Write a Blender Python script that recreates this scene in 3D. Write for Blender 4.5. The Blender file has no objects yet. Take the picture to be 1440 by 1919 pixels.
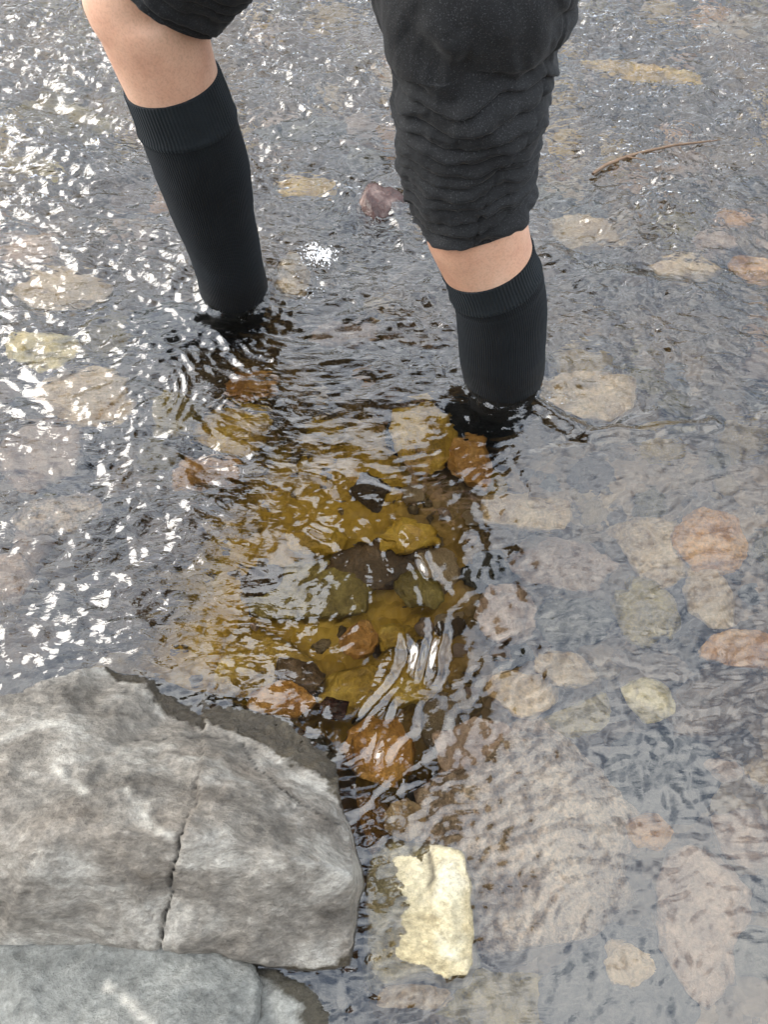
import bpy, bmesh, math, random
import numpy as np
from mathutils import Vector, Matrix, noise as mnoise
from mathutils.geometry import delaunay_2d_cdt

random.seed(7); np.random.seed(7)
SC = bpy.context.scene
COL = SC.collection
R = math.radians

# ------------------------------------------------------------------ camera
H = 0.79                      # lens height above the water (z = 0)
PITCH = 59.0                  # degrees below the horizontal
F = 1444.0                    # focal length in photo pixels (photo 1440 x 1919)
cam_d = bpy.data.cameras.new('camera'); cam = bpy.data.objects.new('camera', cam_d); COL.objects.link(cam)
cam.location = (0, 0, H); cam.rotation_euler = (R(90 - PITCH), 0, 0)
cam_d.sensor_fit = 'VERTICAL'; cam_d.angle = 2 * math.atan(959.5 / F)
cam_d.clip_start = 0.01; cam_d.clip_end = 2000
SC.camera = cam

# ------------------------------------------------------------------ sky and sun: bright broken overcast
SUN_AZ = Vector((-0.95, 0.30, 0)).normalized(); SUN_EL = R(34)
w = bpy.data.worlds.new('World'); SC.world = w; w.use_nodes = True
nt = w.node_tree; nt.nodes.clear()
out = nt.nodes.new('ShaderNodeOutputWorld'); bg = nt.nodes.new('ShaderNodeBackground'); bg.inputs[1].default_value = 0.15
sky = nt.nodes.new('ShaderNodeTexSky'); sky.sky_type = 'NISHITA'; sky.sun_disc = False
sky.sun_elevation = SUN_EL; sky.sun_rotation = math.atan2(SUN_AZ.x, SUN_AZ.y); sky.dust_density = 3; sky.air_density = 1.0
tc = nt.nodes.new('ShaderNodeTexCoord')
cl = nt.nodes.new('ShaderNodeTexNoise'); cl.inputs['Scale'].default_value = 2.6; cl.inputs['Detail'].default_value = 7; cl.inputs['Roughness'].default_value = 0.55
nt.links.new(tc.outputs['Generated'], cl.inputs['Vector'])
cr = nt.nodes.new('ShaderNodeValToRGB'); cr.color_ramp.elements[0].position = 0.34; cr.color_ramp.elements[1].position = 0.56
cr.color_ramp.elements[0].color = (0.25,)*3 + (1,); cr.color_ramp.elements[1].color = (0.96,)*3 + (1,)
nt.links.new(cl.outputs['Fac'], cr.inputs[0])
cw = nt.nodes.new('ShaderNodeValToRGB'); cw.color_ramp.elements[0].position = 0.35; cw.color_ramp.elements[1].position = 0.68
cw.color_ramp.elements[0].color = (5.4, 6.4, 7.8, 1); cw.color_ramp.elements[1].color = (13.8, 13.8, 13.6, 1)
nt.links.new(cl.outputs['Fac'], cw.inputs[0])
mx = nt.nodes.new('ShaderNodeMix'); mx.data_type = 'RGBA'
nt.links.new(cr.outputs[0], mx.inputs['Factor']); nt.links.new(sky.outputs[0], mx.inputs['A']); nt.links.new(cw.outputs[0], mx.inputs['B'])
nt.links.new(mx.outputs['Result'], bg.inputs[0]); nt.links.new(bg.outputs[0], out.inputs[0])
sd = bpy.data.lights.new('sun', 'SUN'); sun = bpy.data.objects.new('sun', sd); COL.objects.link(sun)
sd.energy = 1.8; sd.angle = R(44); sd.color = (1.0, 0.95, 0.87)
sdir = Vector((SUN_AZ.x * math.cos(SUN_EL), SUN_AZ.y * math.cos(SUN_EL), math.sin(SUN_EL)))
sun.rotation_euler = sdir.to_track_quat('Z', 'Y').to_euler(); sun.location = sdir * 20
SC.view_settings.view_transform = 'Standard'; SC.view_settings.look = 'None'
SC.view_settings.exposure = 1.1; SC.view_settings.gamma = 1.0; SC.view_settings.use_curve_mapping = False
SC.render.engine = 'CYCLES'
SC.cycles.use_denoising = True; SC.cycles.max_bounces = 10; SC.cycles.transmission_bounces = 8
SC.cycles.caustics_refractive = True; SC.cycles.caustics_reflective = False; SC.cycles.blur_glossy = 1.0
SC.cycles.sample_clamp_indirect = 6.0

# ------------------------------------------------------------------ helpers
FW = Vector((0, math.cos(R(PITCH)), -math.sin(R(PITCH)))); UP = Vector((0, math.sin(R(PITCH)), math.cos(R(PITCH)))); RT = Vector((1, 0, 0))
def ray(px, py): return FW + RT * ((px - 720) / F) + UP * ((959.5 - py) / F)
def PZ(px, py, z=0.0):                      # pixel -> point on the level plane z
    d = ray(px, py); t = (z - H) / d.z; return Vector((0, 0, H)) + d * t
def PY(px, py, y):                          # pixel -> point on the upright plane y
    d = ray(px, py); t = y / d.y; return Vector((0, 0, H)) + d * t
def BW(px, py, depth):                      # pixel -> point below the water, ray bent at the surface
    p = PZ(px, py, 0); d = ray(px, py).normalized(); n = 1 / 1.33
    c = -d.z; k = 1 - n * n * (1 - c * c); r = d * n + Vector((0, 0, 1)) * (n * c - math.sqrt(k))
    return p + r * (depth / -r.z)
def depth_of(p): return (p - Vector((0, 0, H))).dot(FW)

def tag(o, label=None, cat=None, group=None, kind=None):
    if label: o['label'] = label
    if cat: o['category'] = cat
    if group: o['group'] = group
    if kind: o['kind'] = kind
    return o
def link(name, me, mat=None, parent=None):
    o = bpy.data.objects.new(name, me); COL.objects.link(o)
    if mat is not None and not me.materials: me.materials.append(mat)
    if parent is not None: o.parent = parent
    return o
def mesh_np(name, V, faces, uv=None, smooth=True):
    V = np.asarray(V, np.float32); faces = np.asarray(faces, np.int32)
    me = bpy.data.meshes.new(name); n = faces.shape[1]
    me.vertices.add(len(V)); me.vertices.foreach_set('co', V.ravel())
    me.loops.add(faces.size); me.loops.foreach_set('vertex_index', faces.ravel())
    me.polygons.add(len(faces)); me.polygons.foreach_set('loop_start', np.arange(0, faces.size, n, dtype=np.int32))
    me.polygons.foreach_set('loop_total', np.full(len(faces), n, np.int32))
    me.polygons.foreach_set('use_smooth', np.full(len(faces), smooth))
    if uv is not None:
        l = me.uv_layers.new(name='UVMap'); l.data.foreach_set('uv', np.asarray(uv, np.float32).ravel())
    me.update(calc_edges=True); me.validate()
    return me
def fattr(me, name, vals):
    a = me.attributes.new(name, 'FLOAT', 'POINT'); a.data.foreach_set('value', np.asarray(vals, np.float32))

_rs = np.random.RandomState(11)
_perm = np.concatenate([_rs.permutation(512)] * 3)
_ang = _rs.rand(512) * 2 * np.pi; _gx, _gy = np.cos(_ang), np.sin(_ang)
def perlin(x, y, seed=0):
    x = np.asarray(x, float) + seed * 17.31; y = np.asarray(y, float) - seed * 9.17
    xi = np.floor(x).astype(int); yi = np.floor(y).astype(int); xf = x - xi; yf = y - yi
    u = xf ** 3 * (xf * (xf * 6 - 15) + 10); v = yf ** 3 * (yf * (yf * 6 - 15) + 10)
    def g(ix, iy, dx, dy):
        h = _perm[(_perm[ix & 511] + (iy & 511))] & 511
        return _gx[h] * dx + _gy[h] * dy
    a = g(xi, yi, xf, yf); b = g(xi + 1, yi, xf - 1, yf); c = g(xi, yi + 1, xf, yf - 1); d = g(xi + 1, yi + 1, xf - 1, yf - 1)
    return (a + u * (b - a)) * (1 - v) + (c + u * (d - c)) * v
def fbm(x, y, o=4, seed=0, rough=0.5):
    s = 0; a = 1.0
    for i in range(o):
        s = s + a * perlin(x * 2 ** i, y * 2 ** i, seed + i); a *= rough
    return s

# ------------------------------------------------------------------ materials
def mat(name):
    m = bpy.data.materials.new(name); m.use_nodes = True; t = m.node_tree
    return m, t, t.nodes['Principled BSDF'], t.nodes['Material Output']
def N(t, kind, **kw):
    n = t.nodes.new('ShaderNode' + kind)
    for k, v in kw.items():
        if k in n.inputs: n.inputs[k].default_value = v
        else: setattr(n, k, v)
    return n
def ramp(t, src, stops):
    r = t.nodes.new('ShaderNodeValToRGB'); e = r.color_ramp.elements
    while len(e) < len(stops): e.new(0.5)
    for el, (p, c) in zip(e, stops):
        el.position = p; el.color = tuple(c) + (1,) if len(c) == 3 else tuple(c)
    t.links.new(src, r.inputs[0]); return r
def mixc(t, fac, a, b, mode='MIX'):
    m = t.nodes.new('ShaderNodeMix'); m.data_type = 'RGBA'; m.blend_type = mode
    for s, v in (('Factor', fac), ('A', a), ('B', b)):
        if isinstance(v, (int, float)): m.inputs[s].default_value = v
        elif isinstance(v, tuple): m.inputs[s].default_value = v + (1,) if len(v) == 3 else v
        else: t.links.new(v, m.inputs[s])
    return m.outputs['Result']
def math_n(t, op, a, b=None, c=None):
    m = t.nodes.new('ShaderNodeMath'); m.operation = op
    for i, v in enumerate((a, b, c)):
        if v is None: continue
        if isinstance(v, (int, float)): m.inputs[i].default_value = v
        else: t.links.new(v, m.inputs[i])
    return m.outputs[0]

def stone_mat(name, dark, mid, light, scale=1.0, speck=0.35, rough=0.55):
    m, t, b, o = mat(name)
    co = N(t, 'TexCoord').outputs['Object']
    oi = N(t, 'ObjectInfo')
    off = N(t, 'VectorMath', operation='ADD'); t.links.new(co, off.inputs[0]); t.links.new(oi.outputs['Location'], off.inputs[1])
    v = off.outputs[0]
    n1 = N(t, 'TexNoise', Scale=22 * scale, Detail=6, Roughness=0.62); t.links.new(v, n1.inputs['Vector'])
    n2 = N(t, 'TexNoise', Scale=190 * scale, Detail=3, Roughness=0.7); t.links.new(v, n2.inputs['Vector'])
    base = ramp(t, n1.outputs['Fac'], [(0.30, dark), (0.50, mid), (0.68, light)]).outputs[0]
    sp = ramp(t, n2.outputs['Fac'], [(0.33, (0.35,)*3), (0.5, (1,)*3), (0.66, (1.7,)*3)]).outputs[0]
    c = mixc(t, speck, base, mixc(t, 1.0, base, sp, 'MULTIPLY'))
    hsv = N(t, 'HueSaturation'); t.links.new(c, hsv.inputs['Color'])
    t.links.new(math_n(t, 'MULTIPLY_ADD', oi.outputs['Random'], 0.5, 0.75), hsv.inputs['Value'])
    t.links.new(hsv.outputs[0], b.inputs['Base Color']); b.inputs['Roughness'].default_value = rough
    bp = N(t, 'Bump', Strength=0.5, Distance=0.004); t.links.new(n2.outputs['Fac'], bp.inputs['Height'])
    bp2 = N(t, 'Bump', Strength=0.6, Distance=0.012); t.links.new(n1.outputs['Fac'], bp2.inputs['Height']); t.links.new(bp.outputs[0], bp2.inputs['Normal'])
    t.links.new(bp2.outputs[0], b.inputs['Normal'])
    return m
SM = {
 'ochre':  stone_mat('ochre_stone', (0.19, 0.11, 0.010), (0.42, 0.26, 0.03), (0.58, 0.40, 0.07)),
 'orange': stone_mat('orange_stone', (0.26, 0.11, 0.022), (0.50, 0.25, 0.06), (0.64, 0.37, 0.12)),
 'brown':  stone_mat('brown_stone', (0.04, 0.022, 0.010), (0.10, 0.06, 0.028), (0.17, 0.11, 0.06)),
 'pink':   stone_mat('pink_stone', (0.22, 0.15, 0.115), (0.38, 0.27, 0.21), (0.54, 0.41, 0.34)),
 'tan':    stone_mat('tan_stone', (0.27, 0.18, 0.10), (0.46, 0.34, 0.21), (0.62, 0.49, 0.34)),
 'yellow': stone_mat('pale_yellow_stone', (0.42, 0.33, 0.14), (0.62, 0.52, 0.26), (0.74, 0.66, 0.40), speck=0.2),
 'grey':   stone_mat('grey_stone', (0.035, 0.035, 0.033), (0.08, 0.078, 0.07), (0.15, 0.145, 0.13)),
 'slate':  stone_mat('slate_stone', (0.020, 0.022, 0.024), (0.040, 0.043, 0.045), (0.075, 0.075, 0.075)),
 'red':    stone_mat('red_stone', (0.018, 0.006, 0.005), (0.05, 0.018, 0.013), (0.20, 0.14, 0.12), rough=0.2),
 'speck':  stone_mat('speckled_stone', (0.15, 0.105, 0.078), (0.32, 0.24, 0.18), (0.52, 0.42, 0.34), speck=0.85),
 'olive':  stone_mat('olive_stone', (0.09, 0.065, 0.012), (0.21, 0.155, 0.034), (0.33, 0.26, 0.07)),
}
def bed_mat():
    m, t, b, o = mat('stream_bed')
    co = N(t, 'NewGeometry').outputs['Position']
    n1 = N(t, 'TexNoise', Scale=5, Detail=6, Roughness=0.6); t.links.new(co, n1.inputs['Vector'])
    vo = N(t, 'TexVoronoi', Scale=26); t.links.new(co, vo.inputs['Vector'])
    vo2 = N(t, 'TexVoronoi', Scale=75); t.links.new(co, vo2.inputs['Vector'])
    base = ramp(t, n1.outputs['Fac'], [(0.32, (0.022, 0.013, 0.005)), (0.5, (0.065, 0.040, 0.012)), (0.66, (0.15, 0.095, 0.03))]).outputs[0]
    sp = N(t, 'SeparateColor'); t.links.new(vo.outputs['Color'], sp.inputs[0])
    g = ramp(t, sp.outputs[0], [(0.0, (0.45, 0.42, 0.38)), (0.5, (1, 0.95, 0.85)), (1.0, (1.7, 1.6, 1.4))]).outputs[0]
    c = mixc(t, 0.8, base, mixc(t, 1.0, base, g, 'MULTIPLY'))
    sil = N(t, 'Attribute', attribute_name='silt'); c = mixc(t, sil.outputs['Fac'], c, ramp(t, n1.outputs['Fac'], [(0.3, (0.22, 0.12, 0.012)), (0.5, (0.46, 0.28, 0.03)), (0.7, (0.60, 0.41, 0.06))]).outputs[0])
    sa = N(t, 'Attribute', attribute_name='sand'); c = mixc(t, sa.outputs['Fac'], c, mixc(t, 1.0, g, ramp(t, n1.outputs['Fac'], [(0.3, (0.10, 0.075, 0.055)), (0.5, (0.20, 0.15, 0.11)), (0.7, (0.30, 0.24, 0.18))]).outputs[0], 'MULTIPLY'))
    t.links.new(c, b.inputs['Base Color']); b.inputs['Roughness'].default_value = 0.7
    h = math_n(t, 'ADD', vo.outputs['Distance'], math_n(t, 'MULTIPLY', vo2.outputs['Distance'], 0.4))
    bp = N(t, 'Bump', Strength=0.8, Distance=0.02, invert=True); t.links.new(h, bp.inputs['Height']); t.links.new(bp.outputs[0], b.inputs['Normal'])
    return m
def rock_mat(name, c_dark, c_mid, c_light, warm=0.3, wet=(0.17, 0.145, 0.10)):
    m, t, b, o = mat(name)
    co = N(t, 'TexCoord').outputs['Object']
    mp = N(t, 'Mapping'); mp.inputs['Rotation'].default_value = (0.35, 0.2, R(-24)); mp.inputs['Scale'].default_value = (1.0, 1.55, 1.55); t.links.new(co, mp.inputs[0])
    n1 = N(t, 'TexNoise', Scale=13, Detail=8, Roughness=0.66, Distortion=0.4); t.links.new(mp.outputs[0], n1.inputs['Vector'])
    n2 = N(t, 'TexNoise', Scale=75, Detail=9, Roughness=0.8); t.links.new(mp.outputs[0], n2.inputs['Vector'])
    n3 = N(t, 'TexNoise', Scale=6, Detail=4); t.links.new(co, n3.inputs['Vector'])
    n4 = N(t, 'TexNoise', Scale=320, Detail=2, Roughness=0.6); t.links.new(co, n4.inputs['Vector'])
    c = ramp(t, n1.outputs['Fac'], [(0.30, c_dark), (0.5, c_mid), (0.70, c_light)]).outputs[0]
    wf = ramp(t, n3.outputs['Fac'], [(0.45, (0,)*3), (0.7, (warm,)*3)]).outputs[0]
    c = mixc(t, wf, c, (0.30, 0.20, 0.12))
    sp = ramp(t, n2.outputs['Fac'], [(0.30, (0.35,)*3), (0.5, (1,)*3), (0.68, (1.75,)*3)]).outputs[0]
    c = mixc(t, 0.9, c, mixc(t, 1.0, c, sp, 'MULTIPLY'))
    # pale lichen-like flecks and quartz veins
    fl = ramp(t, n2.outputs['Fac'], [(0.66, (0,)*3), (0.76, (0.7,)*3)]).outputs[0]
    c = mixc(t, fl, c, (0.55, 0.52, 0.45))
    at = N(t, 'Attribute', attribute_name='vein'); vj = math_n(t, 'MULTIPLY', at.outputs['Fac'], math_n(t, 'MULTIPLY_ADD', n2.outputs['Fac'], 1.6, 0.0))
    c = mixc(t, vj, c, (0.62, 0.59, 0.52))
    ac = N(t, 'Attribute', attribute_name='crack'); c = mixc(t, math_n(t, 'MULTIPLY', ac.outputs['Fac'], 0.8), c, (0.035, 0.03, 0.025))
    # wet margin: soaked stone up to a ragged splash line just above the water
    pz = N(t, 'SeparateXYZ'); t.links.new(N(t, 'NewGeometry').outputs['Position'], pz.inputs[0])
    zz = math_n(t, 'ADD', pz.outputs[2], math_n(t, 'MULTIPLY_ADD', n1.outputs['Fac'], 0.014, -0.007))
    mr = N(t, 'MapRange'); mr.inputs['From Min'].default_value = 0.0085; mr.inputs['From Max'].default_value = 0.0115; mr.inputs['To Min'].default_value = 1; mr.inputs['To Max'].default_value = 0
    t.links.new(zz, mr.inputs['Value'])
    c = mixc(t, mr.outputs[0], c, mixc(t, 1.0, c, wet, 'MULTIPLY'))
    t.links.new(c, b.inputs['Base Color'])
    ro = math_n(t, 'MULTIPLY_ADD', mr.outputs[0], -0.22, 0.5); t.links.new(ro, b.inputs['Roughness'])
    b1 = N(t, 'Bump', Strength=0.55, Distance=0.003); t.links.new(n4.outputs['Fac'], b1.inputs['Height'])
    b2 = N(t, 'Bump', Strength=0.8, Distance=0.006); t.links.new(n2.outputs['Fac'], b2.inputs['Height']); t.links.new(b1.outputs[0], b2.inputs['Normal'])
    b3 = N(t, 'Bump', Strength=0.7, Distance=0.012); t.links.new(n1.outputs['Fac'], b3.inputs['Height']); t.links.new(b2.outputs[0], b3.inputs['Normal'])
    t.links.new(b3.outputs[0], b.inputs['Normal'])
    return m
def water_mat():
    m, t, b, o = mat('stream_water'); t.nodes.remove(b)
    co = N(t, 'NewGeometry').outputs['Position']
    mp = N(t, 'Mapping'); mp.inputs['Rotation'].default_value = (0, 0, R(14)); mp.inputs['Scale'].default_value = (0.38, 1.0, 1.0); t.links.new(co, mp.inputs[0])
    n1 = N(t, 'TexNoise', Scale=95, Detail=3, Roughness=0.5, Distortion=0.6); t.links.new(mp.outputs[0], n1.inputs['Vector'])
    ch = N(t, 'Attribute', attribute_name='chop')
    bp = N(t, 'Bump', Distance=0.0032); t.links.new(n1.outputs['Fac'], bp.inputs['Height']); t.links.new(ch.outputs['Fac'], bp.inputs['Strength'])
    rf = N(t, 'BsdfRefraction', IOR=1.33, Roughness=0.0); rf.inputs['Color'].default_value = (1.0, 0.95, 0.82, 1)
    gl = N(t, 'BsdfGlossy', Roughness=0.02); gl.inputs['Color'].default_value = (1, 1, 1, 1)
    fr = N(t, 'Fresnel', IOR=1.85)
    for n in (rf, gl, fr): t.links.new(bp.outputs[0], n.inputs['Normal'])
    mx = N(t, 'MixShader'); t.links.new(fr.outputs[0], mx.inputs[0]); t.links.new(rf.outputs[0], mx.inputs[1]); t.links.new(gl.outputs[0], mx.inputs[2])
    t.links.new(mx.outputs[0], o.inputs['Surface'])
    return m
def fabric_mat(name, base, speck, sheen):
    m, t, b, o = mat(name)
    co = N(t, 'TexCoord').outputs['Object']
    n1 = N(t, 'TexNoise', Scale=900, Detail=2, Roughness=0.7); t.links.new(co, n1.inputs['Vector'])
    n2 = N(t, 'TexNoise', Scale=30, Detail=4); t.links.new(co, n2.inputs['Vector'])
    c = ramp(t, n1.outputs['Fac'], [(0.42, base), (0.58, base), (0.72, speck)]).outputs[0]
    v = ramp(t, n2.outputs['Fac'], [(0.3, (0.75,)*3), (0.7, (1.25,)*3)]).outputs[0]
    t.links.new(mixc(t, 1.0, c, v, 'MULTIPLY'), b.inputs['Base Color'])
    b.inputs['Roughness'].default_value = 0.8; b.inputs['Sheen Weight'].default_value = sheen; b.inputs['Sheen Roughness'].default_value = 0.45
    b.inputs['Specular IOR Level'].default_value = 0.25
    bp = N(t, 'Bump', Strength=0.35, Distance=0.0012); t.links.new(n1.outputs['Fac'], bp.inputs['Height']); t.links.new(bp.outputs[0], b.inputs['Normal'])
    return m
def sock_mat(name, ribs, strength, base=(0.0045, 0.0058, 0.0072)):
    m, t, b, o = mat(name)
    uv = N(t, 'UVMap', uv_map='UVMap'); s = N(t, 'SeparateXYZ'); t.links.new(uv.outputs[0], s.inputs[0])
    wv = math_n(t, 'SINE', math_n(t, 'MULTIPLY', s.outputs[0], ribs * 2 * math.pi))
    k = math_n(t, 'SINE', math_n(t, 'MULTIPLY', s.outputs[1], 2 * math.pi / 0.0016))
    co = N(t, 'TexCoord').outputs['Object']
    n1 = N(t, 'TexNoise', Scale=700, Detail=2); t.links.new(co, n1.inputs['Vector'])
    n2 = N(t, 'TexNoise', Scale=18, Detail=3); t.links.new(co, n2.inputs['Vector'])
    hgt = math_n(t, 'ADD', math_n(t, 'ADD', wv, math_n(t, 'MULTIPLY', k, 0.25)), math_n(t, 'MULTIPLY', n1.outputs['Fac'], 0.8))
    c = ramp(t, n2.outputs['Fac'], [(0.3, tuple(x * 0.7 for x in base)), (0.7, tuple(x * 1.5 for x in base))]).outputs[0]
    # soaked knit is darker and smoother just above the water
    pz = N(t, 'SeparateXYZ'); t.links.new(N(t, 'NewGeometry').outputs['Position'], pz.inputs[0])
    mr = N(t, 'MapRange'); mr.inputs['From Min'].default_value = 0.03; mr.inputs['From Max'].default_value = 0.065; mr.inputs['To Min'].default_value = 1; mr.inputs['To Max'].default_value = 0
    t.links.new(math_n(t, 'ADD', pz.outputs[2], math_n(t, 'MULTIPLY_ADD', n2.outputs['Fac'], 0.04, -0.02)), mr.inputs['Value'])
    c = mixc(t, mr.outputs[0], c, tuple(x * 0.4 for x in base))
    t.links.new(c, b.inputs['Base Color'])
    t.links.new(math_n(t, 'MULTIPLY_ADD', mr.outputs[0], -0.3, 0.85), b.inputs['Roughness'])
    b.inputs['Sheen Weight'].default_value = 0.05; b.inputs['Sheen Roughness'].default_value = 0.4; b.inputs['Specular IOR Level'].default_value = 0.2
    b.inputs['Sheen Tint'].default_value = (0.7, 0.85, 1, 1)
    bp = N(t, 'Bump', Strength=strength, Distance=0.0008); t.links.new(hgt, bp.inputs['Height']); t.links.new(bp.outputs[0], b.inputs['Normal'])
    return m
def skin_mat():
    m, t, b, o = mat('skin')
    co = N(t, 'TexCoord').outputs['Object']
    n1 = N(t, 'TexNoise', Scale=14, Detail=5, Roughness=0.6); t.links.new(co, n1.inputs['Vector'])
    n2 = N(t, 'TexNoise', Scale=420, Detail=3); t.links.new(co, n2.inputs['Vector'])
    c = ramp(t, n1.outputs['Fac'], [(0.3, (0.50, 0.27, 0.18)), (0.5, (0.60, 0.36, 0.25)), (0.7, (0.66, 0.43, 0.31))]).outputs[0]
    sp = ramp(t, n2.outputs['Fac'], [(0.3, (0.86,)*3), (0.55, (1.03,)*3)]).outputs[0]
    t.links.new(mixc(t, 1.0, c, sp, 'MULTIPLY'), b.inputs['Base Color'])
    b.inputs['Roughness'].default_value = 0.5; b.inputs['Subsurface Weight'].default_value = 0.12
    b.inputs['Subsurface Radius'].default_value = (0.012, 0.005, 0.003); b.inputs['Subsurface Scale'].default_value = 1.0
    bp = N(t, 'Bump', Strength=0.25, Distance=0.0008); t.links.new(n2.outputs['Fac'], bp.inputs['Height']); t.links.new(bp.outputs[0], b.inputs['Normal'])
    return m
def plain(name, c, rough=0.6, **kw):
    m, t, b, o = mat(name); co = N(t, 'TexCoord').outputs['Object']
    n = N(t, 'TexNoise', Scale=60, Detail=4); t.links.new(co, n.inputs['Vector'])
    t.links.new(ramp(t, n.outputs['Fac'], [(0.3, tuple(x * 0.75 for x in c)), (0.7, tuple(min(1, x * 1.2) for x in c))]).outputs[0], b.inputs['Base Color'])
    b.inputs['Roughness'].default_value = rough
    for k, v in kw.items(): b.inputs[k].default_value = v
    return m
M_BED = bed_mat(); M_WATER = water_mat(); M_SKIN = skin_mat()
M_ROCK = rock_mat('grey_schist', (0.085, 0.074, 0.06), (0.23, 0.21, 0.18), (0.50, 0.48, 0.43))
M_ROCK2 = rock_mat('slate_grey_schist', (0.11, 0.115, 0.108), (0.20, 0.205, 0.19), (0.33, 0.33, 0.30), warm=0.1)
M_CREAM = rock_mat('cream_rock', (0.40, 0.33, 0.19), (0.60, 0.54, 0.37), (0.74, 0.69, 0.54), warm=0.2, wet=(0.92, 0.88, 0.80))
M_PANTS = fabric_mat('charcoal_fleece', (0.0105, 0.0115, 0.013), (0.075, 0.08, 0.085), 0.07)
M_SHIRT = fabric_mat('dark_jersey', (0.015, 0.015, 0.018), (0.04, 0.04, 0.045), 0.1)
M_SOCK = sock_mat('black_sock_knit', 120, 0.5); M_CUFF = sock_mat('black_sock_rib', 84, 0.35, (0.008, 0.0105, 0.0125))
M_HAIR = plain('dark_hair', (0.02, 0.013, 0.009), 0.5); M_TWIG = plain('twig_bark', (0.16, 0.10, 0.06), 0.7)
M_FOAM = plain('white_foam', (0.85, 0.86, 0.87), 0.25); M_BANK = plain('bank_earth', (0.10, 0.085, 0.05), 0.9)
M_EYE = plain('eye_white', (0.7, 0.7, 0.68), 0.2); M_LIP = plain('lips', (0.42, 0.18, 0.14), 0.5)

# ------------------------------------------------------------------ legs: axes read from the photo on each leg's own upright plane
FAR0 = PZ(440, 549); NEAR0 = PZ(944, 704); YF, YN = FAR0.y, NEAR0.y
def axis(rows, y):
    P, r = [], []
    for px, py, hw in rows:
        p = PY(px, py, y); P.append(p); r.append(hw * depth_of(p) / F)
    return P, r
# rows: pixel centre and half width, knee to waterline
far_rows = [(258, -30, 104), (276, 20, 104), (296, 80, 98), (317, 140, 91), (346, 215, 92), (374, 300, 90), (388, 350, 84), (400, 400, 76), (416, 450, 69), (429, 500, 64), (440, 549, 63)]
near_rows = [(890, 410, 97), (900, 450, 92), (918, 500, 85), (934, 545, 86), (940, 580, 85), (941, 620, 83), (941, 660, 80), (944, 704, 74)]
FP, FR = axis(far_rows, YF); NP_, NR = axis(near_rows, YN)

def smooth(e0, e1, v):
    t = np.clip((v - e0) / (e1 - e0), 0, 1); return t * t * (3 - 2 * t)
# ------------------------------------------------------------------ ground: one sheet, stream bed between banks, the near one raised unseen for shade
def grid_axis(lo, hi, step, outer, ratio=1.22):
    c = list(np.arange(lo, hi + step * 0.5, step)); s = step
    a = c[-1]
    while a < outer: s *= ratio; a += s; c.append(a)
    s = step; a = c[0]
    while a > -outer: s *= ratio; a -= s; c.insert(0, a)
    return np.array(c)
def bed_z(x, y):
    z = -0.125 + 0.022 * fbm(x * 4, y * 4, 3, 3) + 0.012 * fbm(x * 13, y * 13, 3, 5)
    z = z - 0.035 * np.exp(-(((x + 0.05) / 0.22) ** 2 + ((y - 0.46) / 0.25) ** 2))        # the pool
    z = z - 0.06 * np.exp(-(((x - NEAR0.x) / 0.10) ** 2 + ((y - YN) / 0.10) ** 2))
    far = np.clip((y - 6.5 + 0.8 * fbm(x * 0.4, y * 0.4, 2, 9)) / 3.0, 0, 1); near = np.clip((-y - 0.60 + 0.15 * fbm(x * 0.9, y * 0.9, 2, 19)) / 1.6, 0, 1)
    return z + 0.9 * far * far * (3 - 2 * far) + 1.6 * near * near * (3 - 2 * near)  # steep near bank added behind the camera to shade the boulder's front
gx = grid_axis(-1.3, 1.3, 0.02, 320, 1.25); gy = grid_axis(-0.6, 2.6, 0.02, 320, 1.25)
X, Y = np.meshgrid(gx, gy); Z = bed_z(X, Y)
def grid_faces(nx, ny):
    i = np.arange(nx * ny).reshape(ny, nx)
    return np.stack([i[:-1, :-1], i[:-1, 1:], i[1:, 1:], i[1:, :-1]], -1).reshape(-1, 4)
me = mesh_np('stream_bed', np.stack([X, Y, Z], -1).reshape(-1, 3), grid_faces(len(gx), len(gy)))
def silt(x, y):
    a = smooth(1.3, 0.8, np.hypot((x + 0.04) / 0.21, (y - 0.40) / 0.24) + 0.35 * fbm(x * 8, y * 8, 3, 15)); return 0.9 * a
fattr(me, 'silt', silt(X, Y).ravel())
fattr(me, 'sand', (0.85 * smooth(0.02, 0.14, X + 0.08 * fbm(X * 7, Y * 7, 3, 25)) * smooth(0.75, 0.55, Y + 0.1 * fbm(X * 6, Y * 6, 3, 27))).ravel())
tag(link('stream_bed', me, M_BED), kind='structure')

# ------------------------------------------------------------------ water: rippled sheet, real relief
def seg_dist(x, y, pts):
    d = np.full(np.shape(x), 9.0)
    for (ax, ay), (bx, by) in zip(pts[:-1], pts[1:]):
        vx, vy = bx - ax, by - ay; L = vx * vx + vy * vy + 1e-12
        t = np.clip(((x - ax) * vx + (y - ay) * vy) / L, 0, 1)
        d = np.minimum(d, np.hypot(x - ax - t * vx, y - ay - t * vy))
    return d
def pxy(*pts, z=0.0): return [tuple(PZ(a, b, z).xy) for a, b in pts]
wx = grid_axis(-0.92, 0.92, 0.0030, 14, 1.3); wy = grid_axis(-0.20, 1.86, 0.0030, 14, 1.3)
X, Y = np.meshgrid(wx, wy)
inner = smooth(1.6, 1.0, np.abs(X)) * smooth(2.6, 1.9, Y)
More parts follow.
